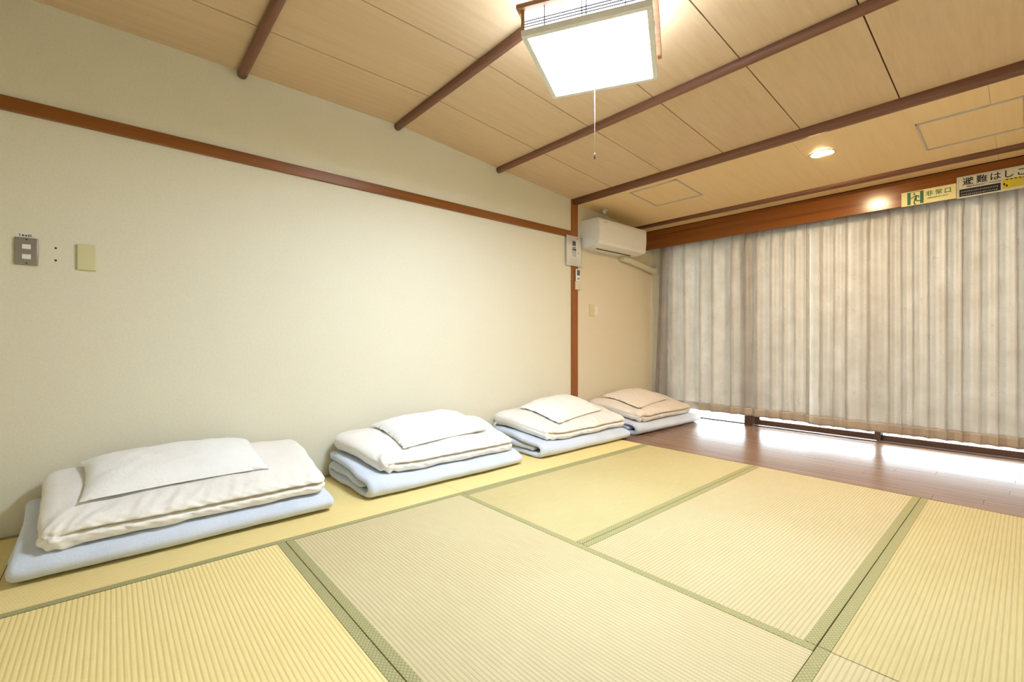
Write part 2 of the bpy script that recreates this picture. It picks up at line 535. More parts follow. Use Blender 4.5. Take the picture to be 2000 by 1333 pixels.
# ------------------------------------------------------------------ windows behind the curtains
def window(name, x0, x1, y, zb, rail_h, st, sill=True):
    f = struct(MB().box(x0, x1, y - 0.02, y + 0.02, 1.86, 1.93).build(name, M['sash'], origin=((x0 + x1) / 2, y, 0)))
    o = (x0 + x1) / 2, y, 0
    def ch(mb, nm, mat):
        mb.v = [(p[0] - o[0], p[1] - o[1], p[2] - o[2]) for p in mb.v]
        return mb.build(nm, mat, f)
    if rail_h: ch(MB().bbox(x0, x1, y - 0.017, y + 0.017, zb, zb + rail_h, 0.002), 'bottom_rail', M['sash'])
    for xa in (x0, x1 - st):
        ch(MB().bbox(xa, xa + st, y - 0.018, y + 0.018, zb, 1.90, 0.002), 'stile', M['sash'])
    ch(MB().box(x0 + st * 0.6, x1 - st * 0.6, y - 0.003, y + 0.003, zb + max(rail_h - 0.01, 0.0), 1.88), 'pane', M['glass'])
    return f
window('window_1', 0.22, 1.02, 4.895, -0.02, 0.028, 0.02)
window('window_2', 1.10, 2.10, 4.865, 0.012, 0.052, 0.045)
window('window_3', 2.06, 3.18, 4.895, 0.008, 0.048, 0.045)
struct(MB().bbox(1.018, 1.098, 4.80, 4.96, -0.05, 1.93, 0.003).build('trim_10', M['sash'], origin=(1.06, 4.88, 0)), 'dark brown window post')
sl = MB(); sl.bbox(1.10, 3.18, 4.846, 4.95, -0.05, 0.006, 0.002); sl.bbox(0.22, 1.018, 4.87, 4.95, -0.05, -0.006, 0.002)
struct(sl.build('trim_11', M['sash'], origin=(1.7, 4.9, 0)), 'dark brown window sill')

# outside: pale ground and gravel
struct(MB().box(-6, 10, 4.98, 14, -0.32, -0.22).build('garden_ground', M['gravel'], origin=(0, 6, -0.22)))
gv = MB()
ico = bmesh.new(); bmesh.ops.create_icosphere(ico, subdivisions=1, radius=1.0)
iv = [p.co.copy() for p in ico.verts]; ico.verts.index_update(); ifc = [tuple(q.index for q in f.verts) for f in ico.faces]; ico.free()
for k in range(900):
    x, y = random.uniform(-0.3, 4.2), random.uniform(5.0, 6.6)
    r = random.uniform(0.012, 0.034)
    rot = Matrix.Rotation(random.uniform(0, 6.28), 3, 'Z')
    sq = Vector((1.0, random.uniform(0.6, 0.9), random.uniform(0.45, 0.7)))
    gv.add([rot @ Vector((p.x * r * sq.x, p.y * r * sq.y, p.z * r * sq.z)) + Vector((x, y, -0.215)) for p in iv], ifc, True)
gvo = gv.build('garden_gravel', M['gravel'], fixn=False)
gvo['kind'] = 'stuff'; tag(gvo, 'pale gravel outside under the curtain hem', 'gravel')

# ------------------------------------------------------------------ tatami mats
RUSH = [m_rush('rush_pale', (193, 176, 129), (205, 190, 145), (215, 201, 159)),
        m_rush('rush_golden', (232, 206, 136), (242, 219, 150), (248, 229, 165)),
        m_rush('rush_mid', (192, 175, 118), (205, 189, 134), (215, 200, 150))]
HERI = 0.032
def tatami(x0, x1, y0, y1, alongx, rush, label):
    cx, cy = (x0 + x1) / 2, (y0 + y1) / 2
    e = empty('tatami_mat', (cx, cy, -0.055), R(90) if alongx else 0)
    L, W = ((x1 - x0), (y1 - y0)) if alongx else ((y1 - y0), (x1 - x0))
    gp = 0.0012
    L -= 2 * gp; W -= 2 * gp
    z = 0.055
    MB().box(-W / 2, W / 2, -L / 2, L / 2, 0.0, z - 0.0022).build('core', M['straw'], e)
    # ribbed rush face: real ribs running along the mat
    per = 0.0135; w0 = W / 2 - HERI * 0.7
    k0, k1 = int(-w0 / per) - 1, int(w0 / per) + 1
    xs = []
    for k in range(k0, k1):
        for t, h in ((0.0, 0.0), (0.16, 0.7), (0.5, 1.0), (0.84, 0.7)):
            xx = (k + t) * per
            if -w0 < xx < w0: xs.append((xx, h))
    vs = []; fs = []
    ys = [-L / 2 + L * i / 24 for i in range(25)]
    for yy in ys:
        for (xx, h) in xs:
            vs.append((xx, yy, z - 0.0008 + 0.0008 * h + 0.0005 * pn(xx * 3 + cx * 5, yy * 3, cy)))
    n = len(xs)
    for i in range(24):
        for k in range(n - 1):
            fs.append((i * n + k, i * n + k + 1, (i + 1) * n + k + 1, (i + 1) * n + k))
    MB().add(vs, fs, True).build('rush_surface', RUSH[rush], e, fixn=False)
    for s in (-1, 1):
        b = MB(); a0, a1 = sorted((s * W / 2, s * (W / 2 - HERI)))
        b.bbox(a0, a1, -L / 2, L / 2, 0.006, z + 0.0016, 0.0012, 1)
        b.build('border_cloth', M['heri'], e, origin=(s * (W / 2 - HERI / 2), 0, z))
    return tag(e, label, 'tatami mat', 'tatami mats laid on the floor')
YJ = 1.474
tatami(0.0, 0.85, -0.30, YJ, False, 1, 'golden tatami mat along the wall under the two nearest futons')
tatami(0.0, 0.85, YJ, YT, False, 1, 'tatami mat along the wall under the third folded futon, ending at the wooden floor')
tatami(0.85, 2.535, 0.55, YJ, True, 0, 'pale tatami mat lying crosswise in the foreground centre of the floor')
tatami(0.85, 2.535, -0.37, 0.55, True, 1, 'golden tatami mat lying crosswise at the lower left of the photo')
tatami(0.85, 1.69, YJ, YT, False, 2, 'tatami mat meeting the wooden floor, second from the wall')
tatami(1.69, 2.535, YJ, YT, False, 0, 'pale tatami mat meeting the wooden floor, third from the wall')
tatami(2.535, XR, YJ, YT, False, 2, 'golden tatami mat at the right edge of the photo, meeting the wooden floor')
tatami(2.535, XR, -0.33, YJ, False, 0, 'tatami mat in the bottom right corner of the photo')
tatami(0.0, 0.85, YB, -0.30, False, 1, 'tatami mat in the corner left of the nearest futon')
tatami(2.535, XR, YB, -0.33, False, 1, 'tatami mat behind the viewer beside the right wall')
tatami(0.85, 2.535, YB, -0.37, True, 1, 'tatami mat behind the viewer beside the back wall')

# ------------------------------------------------------------------ folded futons, quilts, pillows
def sagf(x, y, y0, k=0.48):
    lift = 0.05 if y0 < 0 else 0.34          # the near fold of the other mattresses stands up a little
    return 1 - k * sstep(0.12, 0.62, x) * (1 - lift + lift * sstep(0.0, 0.30, y - y0))
FH = 0.165          # folded futon, uncompressed
QH = 0.112          # folded quilt

def futon(y0, y1, seed, label):
    # centre line of a mattress folded in three: top flap, front fold, bottom, back fold, inner flap
    def arc(cx, cz, r, a0, a1, n=9):
        return [(cx + r * math.cos(R(a0 + (a1 - a0) * k / n)), cz + r * math.sin(R(a0 + (a1 - a0) * k / n))) for k in range(n + 1)]
    t = 0.050
    z1, z2, z3 = 0.027, 0.082, 0.137
    def ln(xa, za, xb, zb, n): return [(xa + (xb - xa) * k / n, za + (zb - za) * k / n) for k in range(n)]
    cl = ln(0.065, z3, 0.555, z3, 22) + arc(0.555, (z1 + z3) / 2, (z3 - z1) / 2, 90, -90) + ln(0.545, z1, 0.075, z1, 20) + arc(0.075, (z1 + z2) / 2, (z2 - z1) / 2, 270, 90) + ln(0.085, z2, 0.50, z2, 18) + [(0.50, z2)]
    K = 64
    vs = []; rings = None
    P = [Vector((a, 0, b)) for a, b in cl]
    nrm = []
    for i in range(len(P)):
        d = (P[min(i + 1, len(P) - 1)] - P[max(i - 1, 0)]).normalized()
        nrm.append(Vector((-d.z, 0, d.x)))
    ends = []
    s = 0.0; S = [0.0]
    for i in range(1, len(P)):
        s += (P[i] - P[i - 1]).length; S.append(s)
    tot = S[-1]
    loop = []     # (index, side offset factor, along offset)
    for i in range(len(P)): loop.append((i, 1.0, 0.0))
    for k in range(1, 6): loop.append((len(P) - 1, math.cos(math.pi * k / 6), math.sin(math.pi * k / 6)))
    for i in reversed(range(len(P))): loop.append((i, -1.0, 0.0))
    for k in range(1, 6): loop.append((0, -math.cos(math.pi * k / 6), -math.sin(math.pi * k / 6)))
    n = len(loop)
    for j in range(K + 1):
        u = j / K
        # crowd the rings to the ends so that they can round off
        u = u + 0.0
        tt = 0.5 - 0.5 * math.cos(math.pi * u)
        v = 0.55 * u + 0.45 * tt
        y = y0 + (y1 - y0) * v
        d = min(y - y0, y1 - y)
        rnd = 1.0 if d > 0.03 else 0.28 + 0.72 * math.sqrt(max(0.0, 1 - ((0.03 - d) / 0.03) ** 2))
        for (i, f, g_) in loop:
            p = P[i]; nn = nrm[i]
            tng = Vector((nn.z, 0, -nn.x))
            th = t / 2 * rnd
            q = p + nn * (f * th) + tng * (g_ * th)
            # soft lumps and cloth wrinkles
            w = 0.0045 * pn(q.x * 6 + seed, y * 6, S[i] * 5) + 0.0022 * pn(y * 26, S[i] * 9 + f, seed * 3.1)
            ef = 1 - sstep(0.0, 0.10, d)
            w += ef * 0.005 * pn(S[i] * 26, f * 3, seed + (0 if y < (y0 + y1) / 2 else 9))
            q = q + nn * (f * w)
            x = q.x + 0.012 * pn(y * 2.5, seed, q.z * 4) * sstep(0.2, 0.6, q.x)
            z = max(q.z, 0.0015)
            yy = y + ef * 0.014 * pn(S[i] * 6.5, seed * 2, 1.0) * (-1 if y < (y0 + y1) / 2 else 1)
            z = z * sagf(x, y, y0) + 0.0
            vs.append((max(x, 0.006), yy, z))
    fs = []
    for j in range(K):
        for k in range(n):
            fs.append((j * n + k, j * n + (k + 1) % n, (j + 1) * n + (k + 1) % n, (j + 1) * n + k))
    m_ = len(P)
    mb = MB().add(vs, fs, True)
    for j in (0, K):
        cap = []
        # left side indices 0..m-1, right side reversed after the round end
        for i in range(m_ - 1):
            a, b = i, i + 1
            c, d_ = m_ + 5 + (m_ - 1 - (i + 1)), m_ + 5 + (m_ - 1 - i)
            cap.append((j * n + a, j * n + b, j * n + c, j * n + d_))
        mb.f += cap; mb.s += [True] * len(cap)
    # zip cover seam along the front of the top flap as its own strip
    o = mb.build('folded_futon', M['blue'])
    return tag(o, label, 'futon', 'folded mattresses along the wall')

def qz(x, y, fy0, h):
    """height of a point h above the futon's top, following its slope"""
    return (FH + 0.004) * sagf(x, y, fy0) + h * (0.72 + 0.28 * sagf(x, y, fy0))

def soft_slab(cx, cy, sx, sy, sz, r, nx, ny_, nz):
    """rounded box; yields (Vector, unit normal) grid mesh through bmesh"""
    hx, hy, hz = sx / 2, sy / 2, sz / 2
    vs = []; fs = []
    def face(fn, a, b):
        o = len(vs)
        for i in range(a + 1):
            for j in range(b + 1):
                vs.append(Vector(fn(2 * i / a - 1, 2 * j / b - 1)))
        for i in range(a):
            for j in range(b):
                fs.append((o + i * (b + 1) + j, o + (i + 1) * (b + 1) + j, o + (i + 1) * (b + 1) + j + 1, o + i * (b + 1) + j + 1))
    face(lambda u, v: (u * hx, v * hy, hz), nx, ny_)
    face(lambda u, v: (u * hx, v * hy, -hz), nx, ny_)
    face(lambda u, v: (hx, u * hy, v * hz), ny_, nz)
    face(lambda u, v: (-hx, u * hy, v * hz), ny_, nz)
    face(lambda u, v: (u * hx, hy, v * hz), nx, nz)
    face(lambda u, v: (u * hx, -hy, v * hz), nx, nz)
    out = []
    for p in vs:
        q = Vector((max(-hx + r, min(hx - r, p.x)), max(-hy + r, min(hy - r, p.y)), max(-hz + r, min(hz - r, p.z))))
        d = p - q
        nn = d.normalized() if d.length > 1e-9 else Vector((0, 0, 1))
        out.append((q + nn * r, nn))
    bm = bmesh.new()
    lay = bm.verts.layers.float_vector.new('nn')
    bv = [bm.verts.new(p) for p, _ in out]
    for b, (_, nn) in zip(bv, out): b[lay] = nn
    for f in fs:
        bm.faces.new([bv[i] for i in f])
    bmesh.ops.remove_doubles(bm, verts=bm.verts, dist=1e-5)
    bmesh.ops.recalc_face_normals(bm, faces=bm.faces)
    return bm, lay

def quilt(y0, y1, fy0, seed, mat, label, x0=0.035, x1=0.575, skew=0.085):
    sx, sy = x1 - x0, y1 - y0
    cx, cy = (x0 + x1) / 2, (y0 + y1) / 2
    bm, lay = soft_slab(cx, cy, sx, sy, QH, QH * 0.47, 64, 170, 30)
    for v in bm.verts:
        nn = Vector(v[lay]); p = v.co.copy()
        lx, ly, lz = p.x + sx / 2, p.y + sy / 2, p.z            # 0..sx, 0..sy
        side = 1 - abs(nn.z)
        # crease between the two folded layers: deep in front, open at the far end, lost in the near corner
        front = max(0.0, nn.x); right = max(0.0, nn.y); left = max(0.0, -nn.y)
        zm = 0.004 + 0.006 * pn(ly * 3, seed, 0)
        gm = math.exp(-((lz - zm) / 0.0075) ** 2)
        am = (front * sstep(0.02, 0.16, ly) + right * 0.9 + left * 0.12 * sstep(0.2, 0.5, lx))
        p -= nn * (0.046 * gm * min(1, am))
        # gathers radiating from the crease
        gath = front * math.exp(-abs(lz - zm) / 0.035)
        p += nn * (gath * (0.017 * pn(ly * 22 + lz * 40, lz * 6, seed) + 0.011 * pn(ly * 48 - lz * 30, lz * 10, seed + 4)))
        corner = math.exp(-((ly - 0.04) / 0.09) ** 2) * math.exp(-((sx - lx) / 0.09) ** 2)
        p += nn * (corner * 0.018 * (pn(ly * 30 + lx * 22, lz * 30, seed * 1.7)))
        # short radiating puckers on the top near the front edge
        pk = sstep(sx - 0.20, sx - 0.03, lx) * max(0, nn.z)
        p.z += pk * 0.011 * pn(ly * 24 + lx * 9, lx * 7, seed + 2)
        # general puffiness
        p += nn * (0.010 * pn(p.x * 5 + seed, p.y * 5, p.z * 4) + 0.004 * pn(p.x * 15, p.y * 15, seed))
        p.z -= 0.012 * max(0, nn.z) * (1 - sstep(0, 0.12, ly)) * 1.0
        if nn.z > 0: p.z += 0.010 * math.sin(math.pi * min(1, max(0, lx / sx))) * math.sin(math.pi * min(1, max(0, ly / sy))) * nn.z
        x, y = cx + p.x, cy + p.y
        x += 0.012 * pn(y * 3, seed * 5, 0.3) * sstep(0.3, 0.55, x)
        y += skew * sstep(0.05, 0.6, x) * (1 - sstep(0.0, 0.75 * sy, ly))
        z = qz(x, y, fy0, QH / 2 + p.z)
        z -= 0.012 * (1 - sstep(0.0, 0.14, y - y0)) * sstep(0.25, 0.55, x)
        v.co = Vector((max(x, 0.008), y, z))
    mb = MB().bm(bm, None, True)
    e = mb.build('folded_quilt', mat)
    return tag(e, label, 'quilt', 'folded quilts on the futons')

def pillow(cx, cy, rz, fy0, seed, mat, label, th=0.064, lx=0.68, wx=0.40):
    n, m_ = 44, 30
    vs = []; fs = []
    Mz = Matrix.Rotation(rz, 3, 'Z')
    def height(u, v):
        a = max(0.0, 1 - abs(u) ** 3.2); b = max(0.0, 1 - abs(v) ** 2.6)
        return (a * b) ** 0.55
    def pos(i, j, top):
        u, v = 2 * i / n - 1, 2 * j / m_ - 1
        # pinched waist of the sides between the pointed corners
        x = v * wx / 2 * (1 - 0.075 * (1 - u * u)); y = u * lx / 2 * (1 - 0.055 * (1 - v * v))
        h = height(u, v)
        w = 0.009 * pn(u * 3 + seed, v * 3, 1) * h + 0.006 * pn(u * 7 + v * 4, v * 5 + seed, 2) * h
        e = (1 - sstep(0.0, 0.5, 1 - abs(u)))
        w += 0.007 * e * pn(v * 11, u * 2, seed * 2)
        q = Mz @ Vector((x, y, 0))
        X, Y = cx + q.x, cy + q.y
        base = qz(X, Y, fy0, QH + 0.002)
        if top: z = base + 0.012 + th * h + w + 0.012 * (1 - h) * 0.3
        else: z = base + 0.012 - 0.012 * h + 0.010 * (1 - h) * 0.3
        return (max(X, 0.012), Y, z)
    for i in range(n + 1):
        for j in range(m_ + 1): vs.append(pos(i, j, True))
    N_ = (n + 1) * (m_ + 1)
    for i in range(n + 1):
        for j in range(m_ + 1): vs.append(pos(i, j, False))
    for i in range(n):
        for j in range(m_):
            a = i * (m_ + 1) + j
            fs.append((a, a + m_ + 1, a + m_ + 2, a + 1))
            fs.append((N_ + a, N_ + a + 1, N_ + a + m_ + 2, N_ + a + m_ + 1))
    bm = bmesh.new()
    bv = [bm.verts.new(p) for p in vs]
    for f in fs: bm.faces.new([bv[k] for k in f])
    bmesh.ops.remove_doubles(bm, verts=bm.verts, dist=0.0004)
    o = MB().bm(bm, None, True).build('pillow', mat)
    return tag(o, label, 'pillow', 'pillows on the folded bedding')

BEDS = [
    (-0.275, 0.835, -0.225, 0.812, 0.27, 0.235, R(2), 1.3, 'cream', 'white', 'nearest'),
    (1.015, 2.135, 1.03, 2.10, 0.265, 1.61, R(5), 5.1, 'cream', 'white', 'second'),
    (2.305, 3.395, 2.32, 3.42, 0.27, 2.90, R(9), 9.7, 'cream', 'white', 'third'),
    (3.505, 4.655, 3.52, 4.60, 0.26, 4.02, R(8), 14.2, 'cream2', 'wcream', 'farthest'),
]
LF = {'nearest': 'pale blue folded futon nearest the viewer, at the left edge of the photo',
      'second': 'pale blue folded futon, second from the left, its folded end showing layers',
      'third': 'pale blue folded futon, third from the left, just before the brown post',
      'farthest': 'pale blue folded futon on the wooden floor beside the curtain'}
LQ = {'nearest': 'cream folded quilt on the nearest blue futon at the left edge',
      'second': 'cream folded quilt on the second blue futon from the left',
      'third': 'cream folded quilt on the third blue futon, in front of the brown post',
      'farthest': 'beige folded quilt on the farthest futon beside the curtain'}
LP = {'nearest': 'white pillow lying on the nearest folded bedding at the left',
      'second': 'white pillow on the second pile of bedding from the left',
      'third': 'plump white pillow on the third pile, below the brown post',
      'farthest': 'beige pillow on the farthest pile of bedding beside the curtain'}
for (f0, f1, q0, q1, px, py, pr, sd, qm, pm, k) in BEDS:
    futon(f0, f1, sd, LF[k])
    qo = quilt(q0, q1, f0, sd, M[qm], LQ[k], x1=0.612 if k == 'nearest' else 0.575, skew=0.02 if k == 'nearest' else 0.085)
    if k == 'third':
        tg = MB()
        ty, tz = q0 - 0.004, qz(0.10, q0, f0, 0.03)
        pts = [(0.10, ty, tz), (0.10, ty - 0.018, tz - 0.002), (0.10, ty - 0.030, tz - 0.016), (0.10, ty - 0.034, tz - 0.040)]
        for a, b in zip(pts[:-1], pts[1:]):
            tg.add([(0.085, a[1], a[2]), (0.125, a[1], a[2]), (0.125, b[1], b[2]), (0.085, b[1], b[2])], [(0, 1, 2, 3)], True)
        to = rel(tg, qo).build('care_tag', M['signwhite'], qo)
        md = to.modifiers.new('t', 'SOLIDIFY'); md.thickness = 0.001
    pillow(px, py, pr, f0, sd, M[pm], LP[k], {'nearest': 0.066, 'second': 0.074, 'third': 0.086, 'farthest': 0.064}[k])

# ------------------------------------------------------------------ curtains
def curtain(name, x0, x1, pleats, y, ztop, zhem, seed, label, flare=0.0):
    e = empty(name, ((x0 + x1) / 2, y, zhem))
    pl = sorted(pleats)
    nx_ = int((x1 - x0) / 0.0055)
    zs_ = [zhem + (ztop - zhem) * (k / 40) for k in range(41)]
    zh = zhem + 0.075
    def fold(x, z):
        h = (z - zhem) / (ztop - zhem)
        # nearest pleats left and right
        a = max([p for p in pl if p <= x] or [x0 - 0.1]); b = min([p for p in pl if p > x] or [x1 + 0.1])
        ph = (x - a) / (b - a); w = b - a
        amp = min(0.064, 0.020 + 0.26 * w) * (0.8 + 0.35 * pn(a * 7, 3, seed))
        dn = min(x - a, b - x)
        rw = 0.010 + 0.016 * (1 - h)
        ridge = math.exp(-(dn / rw) ** 2)
        swag = 0.5 + 0.5 * math.cos(2 * math.pi * ph)
        d = amp * (0.22 * ridge + 0.80 * swag)
        d += 0.16 * amp * (0.4 + 0.6 * h) * math.cos(6 * math.pi * ph)
        d += 0.008 * pn(x * 7, z * 1.1, seed)
        # pinched top: two fingers
        tp = sstep(0.90, 0.97, h)
        if tp > 0:
            fing = math.exp(-((dn - 0.010) / 0.006) ** 2)
            d = d * (1 - 0.75 * tp) + tp * 0.018 * fing
        return d
    def P(x, z, off=0.0):
        h = (z - zhem) / (ztop - zhem)
        a = max([p for p in pl if p <= x] or [x0 - 0.1]); b = min([p for p in pl if p > x] or [x1 + 0.1])
        sh = 0.012 * (1 - h) * pn(x * 3.3, z * 0.8, seed + 7) - 0.10 * (b - a) * math.sin(2 * math.pi * (x - a) / (b - a)) * sstep(0.0, 0.06, x - x0) * sstep(0.0, 0.06, x1 - x)
        fx = -flare * (1 - h) ** 1.3 * (1 - sstep(0.0, 0.22, x - x0))
        return (x + sh + fx, y - fold(x, z) + off, z)
    def sheet(zlist, off0=0.0):
        vs = []; fs = []
        for z in zlist:
            for i in range(nx_ + 1):
                vs.append(P(x0 + (x1 - x0) * i / nx_, z, off0))
        for j in range(len(zlist) - 1):
            for i in range(nx_):
                k = j * (nx_ + 1) + i
                fs.append((k, k + 1, k + nx_ + 2, k + nx_ + 1))
        return rel(MB().add(vs, fs, True), e)
    o = sheet([z for z in [zh] + [q for q in zs_ if q > zh]]).build('cloth', M['curtain'], e, fixn=False)
    md = o.modifiers.new('thickness', 'SOLIDIFY'); md.thickness = 0.0012; md.offset = 0
    hm = sheet([zhem + (zh + 0.004 - zhem) * k / 4 for k in range(5)], -0.0012).build('hem', M['hem'], e, fixn=False)
    md = hm.modifiers.new('thickness', 'SOLIDIFY'); md.thickness = 0.003; md.offset = 0
    return tag(e, label, 'curtain', 'curtains drawn across the window')

import itertools
def px2x(u, y=4.70):
    """world x on the curtain plane for a column of the photograph, used once to note where the pleats hang"""
    c, s = math.cos(R(48.72)), math.sin(R(48.72))
    t = (u - 1000) / 889.0
    dx, dy = c * t - s, s * t + c
    return 2.927 + dx * (y / dy)
p1 = [px2x(u) for u in (1297, 1312, 1336, 1368, 1392, 1430, 1455, 1476, 1506, 1530, 1552, 1578, 1592)]
p2 = [px2x(u) for u in (1604, 1628, 1652, 1696, 1735, 1760, 1782, 1812, 1848, 1880, 1915, 1948, 1985)] + [2.98, 3.08, 3.17, 3.26]
curtain('curtain', 0.125, 1.615, p1, 4.728, 1.945, 0.112, 2.0, 'beige satin curtain, left panel next to the air conditioner', flare=0.06)
curtain('curtain', 1.60, 3.29, p2, 4.738, 1.945, 0.100, 6.0, 'beige satin curtain, right panel below the emergency signs')

# ------------------------------------------------------------------ air conditioner
ac = empty('air_conditioner', (0.0, 3.87, 1.76))
y0, y1 = 3.47, 4.27
def acprof(ins=0.0):
    pts = [(0.0, 2.030), (0.175, 2.030)]
    for k in range(7):
        a = R(90 - 90 * k / 6); pts.append((0.207 + 0.022 * math.cos(a), 2.008 + 0.022 * math.sin(a)))
    pts += [(0.229, 1.90), (0.222, 1.810)]
    for k in range(6):
        a = R(-10 - 70 * k / 5); pts.append((0.192 + 0.030 * math.cos(a), 1.808 + 0.030 * math.sin(a)))
    pts += [(0.10, 1.764), (0.0, 1.760)]
    return pts
rel(MB().prism(acprof(), 'y', y0, y1), ac).build('body', M['plastic'], ac)
fp = [(0.2305, 2.005), (0.2345, 2.000), (0.2345, 1.905), (0.2285, 1.824), (0.2225, 1.819), (0.2225, 1.86)]
rel(MB().prism(fp, 'y', y0 + 0.006, y1 - 0.006), ac).build('front_panel', M['plastic'], ac)
lv = [(0.213, 1.794), (0.205, 1.782), (0.150, 1.764), (0.090, 1.757), (0.090, 1.764), (0.150, 1.772), (0.200, 1.790)]
rel(MB().prism(lv, 'y', y0 + 0.06, y1 - 0.06), ac).build('louver', M['plastic'], ac)
rel(MB().box(0.112, 0.121, y0 + 0.10, y1 - 0.12, 1.7535, 1.7605), ac).build('air_slot', M['dark'], ac)
rel(MB().box(0.234, 0.2352, y0 + 0.055, y0 + 0.115, 1.987, 1.992), ac).build('maker_mark', M['paper_line'], ac)
tag(ac, 'white wall-mounted air conditioner beside the pelmet', 'air conditioner')

# duct cover from the unit into the corner
dc = empty('pipe_duct', (0.03, 4.4, 1.66))
rel(MB().tube([(0.040, 4.10, 1.742), (0.038, 4.27, 1.728), (0.035, 4.45, 1.705), (0.035, 4.62, 1.676), (0.035, 4.72, 1.664), (0.036, 4.752, 1.662)], 0.036, 14), dc).build('duct', M['ivory'], dc)
rel(MB().bbox(0.004, 0.072, 4.725, 4.752, 1.622, 1.705, 0.005), dc).build('wall_cap', M['ivory'], dc)
tag(dc, 'cream pipe duct running from the air conditioner to the corner', 'duct')

# plug in the ceiling above the unit
pg = empty('power_plug', (0.10, 3.72, zs(3.72)))
rel(MB().lathe([(0.0, 0.001), (0.032, 0.0), (0.032, -0.006), (0.026, -0.009), (0.0, -0.009)], (0.10, 3.72, zs(3.72)), 24), pg).build('socket_plate', M['plastic'], pg)
rel(MB().lathe([(0.016, -0.008), (0.017, -0.024), (0.013, -0.034), (0.005, -0.038), (0.0, -0.038)], (0.10, 3.72, zs(3.72)), 16), pg).build('plug', M['plastic'], pg)
rel(MB().tube([(0.10, 3.72, 2.13), (0.104, 3.735, 2.116), (0.115, 3.752, 2.098), (0.118, 3.760, 2.07), (0.116, 3.762, 2.0302)], 0.0035, 8), pg).build('power_cord', M['cord'], pg)
tag(pg, 'white plug with cord in the ceiling socket above the air conditioner', 'plug')

# ------------------------------------------------------------------ notice, remote, wall plates
pn_ = empty('paper_notice', (0.018, 3.35, 1.574))
vs = []; fs = []
for i in range(9):
    for j in range(2):
        yy = 3.238 + 0.224 * i / 8
        vs.append((0.0205 + 0.003 * (abs(i - 4) / 4) ** 2 - (0.0 if 0 else 0), yy, 1.574 + 0.288 * j))
for i in range(8): fs.append((2 * i, 2 * i + 2, 2 * i + 3, 2 * i + 1))
po = rel(MB().add(vs, fs, True), pn_).build('sheet', M['paper'], pn_)
md = po.modifiers.new('t', 'SOLIDIFY'); md.thickness = 0.0008; md.offset = -1
XN = 0.0222
def pr(nm, ya, yb, za, zb, mat, x=XN): rel(MB().box(x, x + 0.0004, ya, yb, za, zb), pn_).build(nm, mat, pn_)
pr('printed_display', 3.324, 3.372, 1.770, 1.815, M['lcd'])
pr('printed_display', 3.326, 3.372, 1.748, 1.756, M['lcd'])
pr('printed_buttons', 3.324, 3.378, 1.722, 1.742, M['lcd'])
for k in range(4):
    for j in range(3):
        pr('printed_key', 3.326 + 0.018 * j, 3.337 + 0.018 * j, 1.668 + 0.013 * k, 1.675 + 0.013 * k, M['paper_line'])
pr('printed_line', 3.245, 3.320, 1.7315, 1.7325, M['paper_line']); pr('printed_line', 3.245, 3.455, 1.7035, 1.7045, M['paper_line'])
pr('printed_mark', 3.385, 3.405, 1.838, 1.845, M['lcd']); pr('printed_mark', 3.405, 3.442, 1.698, 1.708, M['paper_line'])
for k in range(5): pr('printed_line', 3.250, 3.450, 1.598 + 0.010 * k, 1.5995 + 0.010 * k, M['signwhite'])
tag(pn_, 'white laminated notice with a remote control picture, pinned over the post', 'notice')

rc = empty('remote_control', (0.03, 3.392, 1.346))
rel(MB().bbox(0.0195, 0.036, 3.366, 3.422, 1.42, 1.547, 0.006), rc).build('body', M['plastic'], rc)
rel(MB().bbox(0.0145, 0.041, 3.360, 3.428, 1.346, 1.432, 0.008), rc).build('holder', M['ivory'], rc)
rel(MB().box(0.0358, 0.0366, 3.373, 3.415, 1.485, 1.538), rc).build('display', M['lcd'], rc)
rel(MB().box(0.0358, 0.0368, 3.378, 3.410, 1.445, 1.464), rc).build('button', M['paper_line'], rc)
tag(rc, 'white remote control in a holder on the brown post', 'remote control')

def plate(name, ya, yb, za, zb, mat, d=0.009):
    e = empty(name, (0.0, (ya + yb) / 2, za))
    return e, rel(MB().bbox(-0.001, d, ya, yb, za, zb, 0.0035), e).build('cover_plate', mat, e)
sw, _ = plate('light_switch', -0.322, -0.249, 1.185, 1.305, M['steel'])
for zc_ in (1.266, 1.222):
    o = rel(MB().bbox(0.006, 0.0115, -0.2985, -0.2715, zc_ - 0.0105, zc_ + 0.0105, 0.0015), sw).build('rocker', M['plastic'], sw)
for zc_ in (1.297, 1.193):
    rel(MB().prism([(-0.285 + 0.003 * math.cos(k * math.pi / 4), zc_ + 0.003 * math.sin(k * math.pi / 4)) for k in range(8)], 'x', 0.0085, 0.0098), sw).build('screw', M['dark'], sw)
tag(sw, 'steel switch plate with two white rockers on the left wall', 'light switch')
ls = empty('label_strip', (0.0, -0.288, 1.308))
rel(MB().box(0.0002, 0.0012, -0.318, -0.260, 1.3085, 1.3265), ls).build('strip', M['paper'], ls)
for (ya, w, za, h) in ((-0.3075, 0.003, 1.3125, 0.010), (-0.2995, 0.007, 1.312, 0.008), (-0.2900, 0.007, 1.3115, 0.0075), (-0.2800, 0.004, 1.3115, 0.0105), (-0.2735, 0.003, 1.3115, 0.0105)):
    rel(MB().box(0.0011, 0.0015, ya, ya + w, za, za + h), ls).build('handwriting', M['lcd'], ls)
tag(ls, 'small white label strip stuck above the steel switch plate', 'label')
bp, _ = plate('blank_plate', -0.124, -0.057, 1.182, 1.301, M['plastic_b'], 0.011)
tag(bp, 'beige blank cover plate right of the light switch', 'cover plate')
ot, _ = plate('wall_outlet', 3.602, 3.672, 1.101, 1.221, M['plastic_b'])
